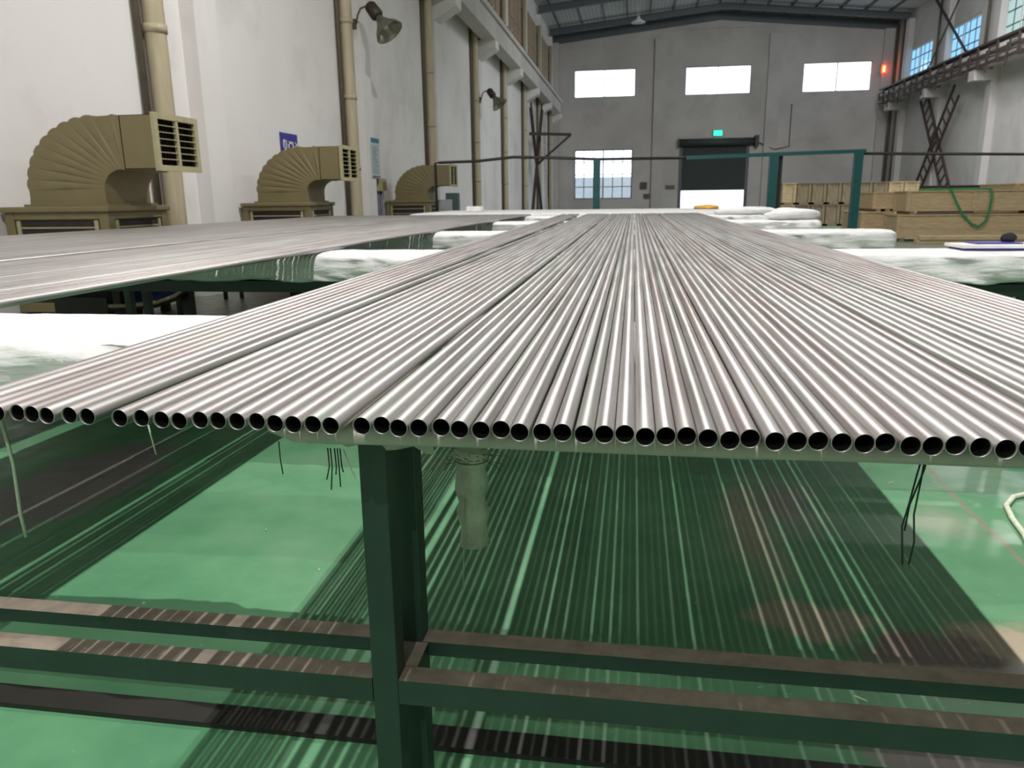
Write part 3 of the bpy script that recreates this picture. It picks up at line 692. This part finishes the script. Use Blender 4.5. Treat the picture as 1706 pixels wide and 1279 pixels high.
g1 = [-.8800, -.8548, -.8292, -.8038, -.7779, -.7538, -.7291, -.7012, -.6736]
g2 = [-.6272, -.6002, -.5702, -.5453, -.5214, -.4977, -.4726, -.4477, -.4213, -.3975, -.3739, -.3500]
g3 = spread(32, -.3129, .4166, .0227, rn); g3 += spread(21, .4166, .905, .0227, rn)[1:]
f1 = spread(len(g1), -1.08, -.70, .0236, rn); f2 = spread(len(g2), -.665, -.385, .0229, rn); f3 = spread(len(g3), -.335, .955, .0227, rn)
sides = (('left row at the near edge', g1, f1), ('middle row', g2, f2), ('wide right row', g3, f3))
for nm, a, b in sides:
    for i, (x0, x1) in enumerate(zip(a, b)):
        n = len(a)
        if nm == 'wide right row' and i >= 32: lab = 'grey steel tube of the wide right row, %s from its right edge' % ordw(n-i)
        elif nm == 'left row at the near edge': lab = 'grey steel tube of the leftmost narrow row, %s from the gap at its right' % ordw(n-i)
        else: lab = 'grey steel tube of the %s, open end showing, %s from its left edge' % (nm, ordw(i+1))
        put_tube(x0, x1, .815+rn.uniform(-.004, .004)+(.005 if i % 3 == 1 else 0), lab, 'steel tubes, '+nm)
a = spread(46, -2.80, -1.69, .0232, rn); b = spread(46, -2.66, -1.60, .0231, rn)
for x0, x1 in zip(a, b): put_tube(x0, x1, .80+rn.uniform(0, .05), 'grey steel tube on the left table, in the bundle nearer the middle aisle', 'steel tubes of the left table, aisle side')
a = spread(94, -5.2, -2.94, .0234, rn); b = spread(94, -4.95, -2.76, .0232, rn)
for x0, x1 in zip(a, b): put_tube(x0, x1, .80+rn.uniform(0, .05), 'grey steel tube on the left table, in the wide bundle by the air coolers', 'steel tubes of the left table, wall side')

mk = [o for o in C.objects if o.name.startswith('steel_tube') and .185 < o.location.x < .30 and abs(o.location.y-.82) < .05]
mm = simple('stencil_mark', 'e4e4e0', .8); rk = random.Random(11)
for q, o in enumerate(mk):
    mb = MB(); y = (.42, .16, .30, .22, .12)[q % 5]+.05
    for k in range((9, 14, 5, 10, 6)[q % 5]):
        y += .007+rk.random()*.012
        if rk.random() < .3: y += .02
        for st in range(2):
            a0 = math.radians(112+rk.uniform(-8, 12)+st*12); r = RO+.00012; L_ = rk.uniform(.001, .004)
            p = [(r*math.cos(a0), y+st*.001, r*math.sin(a0)), (r*math.cos(a0+.12), y+L_*.5, r*math.sin(a0+.12)), (r*math.cos(a0+.10), y+L_, r*math.sin(a0+.10))]
            mb.path(p, .00022, 4)
    me = bpy.data.meshes.new('stencil_marking'); me.from_pydata(mb.v, [], mb.f); me.materials.append(mm); me.update()
    c = bpy.data.objects.new('stencil_marking', me); C.objects.link(c); c.parent = o; c['kind'] = 'stuff'

# ---------------------------------------------------------------- hanging things under the near trestle
e = empty('hanging_bundle', (-.27, 1.2, .68), 'grey film-wrapped roll hanging below the near trestle, tied with twine', 'bundle')
mb = MB(); pts = []; rr = []
for i in range(13):
    t_ = i/12; pts.append((-.262-.02*math.sin(t_*2)*.2+.006*t_, 1.2, .815-.18*t_)); rr.append(.024+.003*math.sin(i*1.7)+(.004*(1-t_)) if i else .026)
mb.path(pts, rr, 16)
for v in mb.v: 
    d_ = noise.noise(Vector(v)*60)*.003; v.x += d_; v.y += d_
mb.build('roll', M['bundle'], e)
mb = MB()
rb = random.Random(2)
for i in range(16):
    t0 = rb.uniform(0, 6.28); c = Vector((-.262, 1.2, .795+rb.uniform(-.012, .012))); p0 = c+Vector((math.cos(t0)*.027, math.sin(t0)*.027, 0)); L = rb.uniform(.02, .06)
    mb.path([p0, p0+Vector((math.cos(t0)*L*.6, math.sin(t0)*L*.3, rb.uniform(-.01, .012))), p0+Vector((math.cos(t0+.5)*L, math.sin(t0)*L*.3, rb.uniform(-.02, .01)))], .0006, 4)
for z in (.789, .795, .802): mb.path([(-.262+.029*math.cos(a_*.5236), 1.2+.029*math.sin(a_*.5236), z) for a_ in range(13)], .001, 5)
mb.build('twine', M['dust'], e)
MB().path([(-.268, 1.166, .73), (-.272, 1.165, .64), (-.276, 1.168, .56)], .0008, 5).build('loose_thread', M['thread'], e)
MB().path([(-.262, 1.2, .812), (-.264, 1.2, .84), (-.264, 1.2, .885), (-.264, 1.2, .918)], [.027, .034, .05, .062], 16).build('gathered_neck', M['padgrey'], e)
def strand(name, pts_list, r, mat, label, cat='string'):
    mb = MB()
    for p in pts_list: mb.path(p, r, 6)
    return tag(mb.build(name, mat, origin=pts_list[0][0]), label, cat)
Y9 = .9
strand('string', [[(.340, Y9, .93), (.335, Y9, .90), (.334, Y9+.01, .86), (.329, Y9+.01, .83), (.331, Y9, .785)], [(.342, Y9, .93), (.340, Y9, .89), (.337, Y9, .85), (.341, Y9, .815), (.338, Y9, .786)], [(.345, Y9, .93), (.350, Y9+.02, .90), (.342, Y9+.03, .85), (.336, Y9+.02, .82)]], .0011, M['wire'], 'dark green strings hanging from the tubes at the right')
strand('string', [[(-.407+dx, .955, .885), (-.404+dx, .95, .86), (-.407+dx*1.4, .95, .86-ln)] for dx, ln in ((-.006, .02), (-.002, .035), (.004, .012), (.008, .03), (.012, .008))], .0009, M['wire'], 'green frayed threads hanging beside the near front leg')
strand('string', [[(-.388, .95, .885), (-.378, .94, .868), (-.365, .93, .85)]], .0012, M['white'], 'short pale string across the top of the near front leg')
strand('string', [[(-.615, .86, .94), (-.612, .86, .92), (-.609, .86, .90)]], .0011, M['thread'], 'short pale tie hanging below the middle tube row')
strand('string', [[(-.472, .93, .90), (-.472, .93, .875), (-.47, .93, .853)]], .0008, M['wire'], 'single short dark thread hanging left of the near leg')
strand('tape', [[(-.84, .87, .945), (-.838, .875, .87), (-.836, .87, .80), (-.833, .87, .765)]], .0026, M['thread'], 'long pale strip hanging at the left edge below the tubes', 'tape')
# ---------------------------------------------------------------- on the floor
pts = [(1.75, 3.28), (1.66, 3.24), (1.56, 3.18), (1.49, 3.08), (1.455, 2.95), (1.43, 2.80), (1.395, 2.68), (1.375, 2.60), (1.39, 2.53), (1.43, 2.50), (1.50, 2.47)]
o = MB().path([(x, y, .011) for x, y in pts], .0105, 10); o.path([(1.39, 2.66, .028), (1.44, 2.69, .03), (1.50, 2.68, .024), (1.53, 2.62, .012)], .0085, 8)
tag(o.build('rope', M['rope']), 'thick white rope curling over the green floor at the right', 'rope')
rs = random.Random(4); mb = MB()
for (x, y) in [(-.88, 2.33), (-.84, 2.28), (-.79, 2.35), (-.70, 2.36), (-1.02, 2.22), (-1.0, 2.6), (-.72, 2.2), (1.12, 3.3), (.6, 1.75), (-1.35, 2.5), (1.3, 2.4)]:
    a_ = rs.uniform(0, 3.1); L = rs.uniform(.006, .035); mb.bar((x, y, .003), (x+L*math.cos(a_), y+L*math.sin(a_), .004), .0022, .002)
o = tag(mb.build('straw_scraps', M['rope']), 'tiny pale straw scraps scattered on the green floor', 'scraps'); o['kind'] = 'stuff'
tag(MB().box((1.63, 3.66, 0), (1.74, 3.8, .07)).build('small_box', M['red'], bevel=.004), 'small red block on the floor behind the right-hand tube ends', 'box')
tag(MB().box((1.75, 3.66, 0), (1.86, 3.8, .07)).build('small_box', M['blue'], bevel=.004), 'small blue block on the floor behind the right-hand tube ends', 'box')
# blue slung tray below the left table
e = empty('sling_tray', (-3.3, 5.0, 0), 'blue curved tray with a pale rim slung under the left table', 'tray')
A = [(-3.68, .50), (-3.5, .505), (-3.3, .53), (-3.15, .58), (-3.03, .66), (-2.99, .71)]
mb = MB()
for (x0, z0), (x1, z1) in zip(A[:-1], A[1:]): mb.add([(x0, 4.9, z0), (x1, 4.9, z1), (x1, 5.5, z1+.08), (x0, 5.5, z0+.14), (x0, 4.9, z0-.015), (x1, 4.9, z1-.015)], [(0,1,2,3), (4,5,1,0), (4,3,2,5)])
mb.build('tarp', M['bluecloth'], e)
MB().path([(x, 4.89, z+.006) for x, z in A], .014, 8).build('rim', M['wood'], e)
MB().path([(x, 4.88, z-.02) for x, z in A], .011, 8).build('edge_strip', M['darkcloth'], e)
for x in (-3.66, -3.12): MB().box((x-.03, 4.95, 0), (x+.03, 5.02, .74)).build('support_post', M['black'], e)
# dark machine frames in the shade under the left table
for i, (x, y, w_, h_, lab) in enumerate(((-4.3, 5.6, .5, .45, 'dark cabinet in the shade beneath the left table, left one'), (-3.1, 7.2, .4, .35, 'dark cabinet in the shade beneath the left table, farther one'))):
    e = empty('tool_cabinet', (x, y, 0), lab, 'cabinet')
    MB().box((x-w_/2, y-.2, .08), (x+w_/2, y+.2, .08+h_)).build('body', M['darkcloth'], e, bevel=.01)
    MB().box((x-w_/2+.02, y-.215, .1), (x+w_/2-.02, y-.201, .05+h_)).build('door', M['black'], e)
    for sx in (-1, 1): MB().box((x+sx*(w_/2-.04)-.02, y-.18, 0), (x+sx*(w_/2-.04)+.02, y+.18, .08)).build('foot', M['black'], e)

# ---------------------------------------------------------------- crates
def crate(x0, x1, y0, y1, z0, z1, label, mat, slats=True, group='wooden crates on the right'):
    e = empty('wooden_crate', ((x0+x1)/2, (y0+y1)/2, z0), label, 'crate', group); L = x1-x0
    MB().box((x0+.02, y0+.02, z0+.08), (x1-.02, y1-.02, z1-.03)).build('panel', mat, e)
    k = max(2, int(L/1.5)+1)
    for i in range(k):
        x = x0+(L-.1)*i/(k-1); MB().box((x, y0-.01, z0+.08), (x+.1, y0+.019, z1-.03)).build('batten', mat, e)
    for i in range(2): MB().box((x0-.01, y0+.02+(y1-y0-.14)*i, z0+.08), (x0+.019, y0+.02+(y1-y0-.14)*i+.1, z1-.03)).build('batten', mat, e)
    MB().box((x0-.02, y0-.03, z1-.03), (x1+.02, y1+.03, z1)).build('lid', mat, e)
    for i in range(3): x = x0+.1+(L-.3)*i/2; MB().box((x, y0, z0), (x+.12, y1, z0+.08)).build('skid', M['wood2'], e)
    return e
crate(6.75, 13.5, 21.4, 22.5, 0, .68, 'long pale wooden crate on the floor, lower of the near pair', M['wood'])
crate(6.95, 13.3, 21.45, 22.5, .68, 1.27, 'long pale wooden crate with the green sling over it', M['wood'])
crate(6.3, 7.15, 23.0, 25.0, 0, .72, 'short wooden crate on the floor left behind the long near pair', M['wood'])
crate(6.6, 7.4, 23.1, 25.0, .72, 1.25, 'short wooden crate on top of the left one behind the long pair', M['wood'])
crate(10.2, 14.5, 23.2, 25.5, 0, .72, 'wooden crate behind the right end of the long pair, bottom', M['wood'])
crate(10.25, 14.5, 23.2, 25.4, .72, 1.44, 'wooden crate at the far right, topmost behind the long pair', M['wood'])
x = 5.75
for i in range(9):
    w_ = .56
    for lv in range(2):
        crate(x, x+w_-.04, 32.0, 35.0, lv*.83, lv*.83+.82, 'narrow weathered crate standing behind the posts, %s from the left, %s tier' % (ordw(i+1), 'lower' if lv == 0 else 'upper'), M['wood2'] if 1 <= i < 7 else M['wood'], True, 'narrow crates behind the fence')
    x += w_
e = crate(11.0, 15.5, 34.0, 36, 0, 1.5, 'dark brown crate wall low behind the crates, right of the narrow ones', M['rust'])
tag(MB().box((6.9, 20.3, .001), (9.6, 20.5, .10)).box((6.95, 20.25, .1), (9.4, 20.45, .19)).build('timber_planks', M['wood']), 'pale timber planks lying in front of the lower long crate', 'timber')
mb = MB()
def strap(pts):
    for a_, b_ in zip(pts[:-1], pts[1:]): mb.bar(a_, b_, .055, .02, upv=(0,1,0))
strap([(7.35, 21.9, 1.295), (7.75, 21.6, 1.305), (7.95, 21.4, 1.285)]); strap([(7.95, 21.39, 1.29), (8.10, 21.36, .98), (8.28, 21.34, .66), (8.5, 21.33, .44), (8.68, 21.33, .36)])
strap([(8.68, 21.33, .36), (8.84, 21.33, .5), (8.9, 21.34, .8), (8.92, 21.36, 1.1), (8.9, 21.39, 1.29)]); strap([(8.9, 21.4, 1.285), (8.6, 21.6, 1.305), (8.0, 21.9, 1.295)])
tag(mb.build('lifting_sling', M['sling']), 'green lifting sling draped over the front of the upper long crate', 'sling')
# teal-grey cabinet and shelf by the third pipe
tag(MB().box((-6.0, 24.6, 0), (-5.6, 24.9, 1.4)).build('locker', simple('teal_grey', '4c6460', .6), bevel=.01), 'small teal grey locker by the left wall past the last cooler', 'locker')
tag(MB().box((-6.2, 21.4, 0), (-5.5, 23.4, 1.2)).box((-6.2, 21.6, 1.2), (-5.9, 22.1, 1.45)).build('workbench', simple('pale_bench', 'a7a5a8', .6), bevel=.01), 'pale grey bench by the left wall past the last cooler', 'bench')
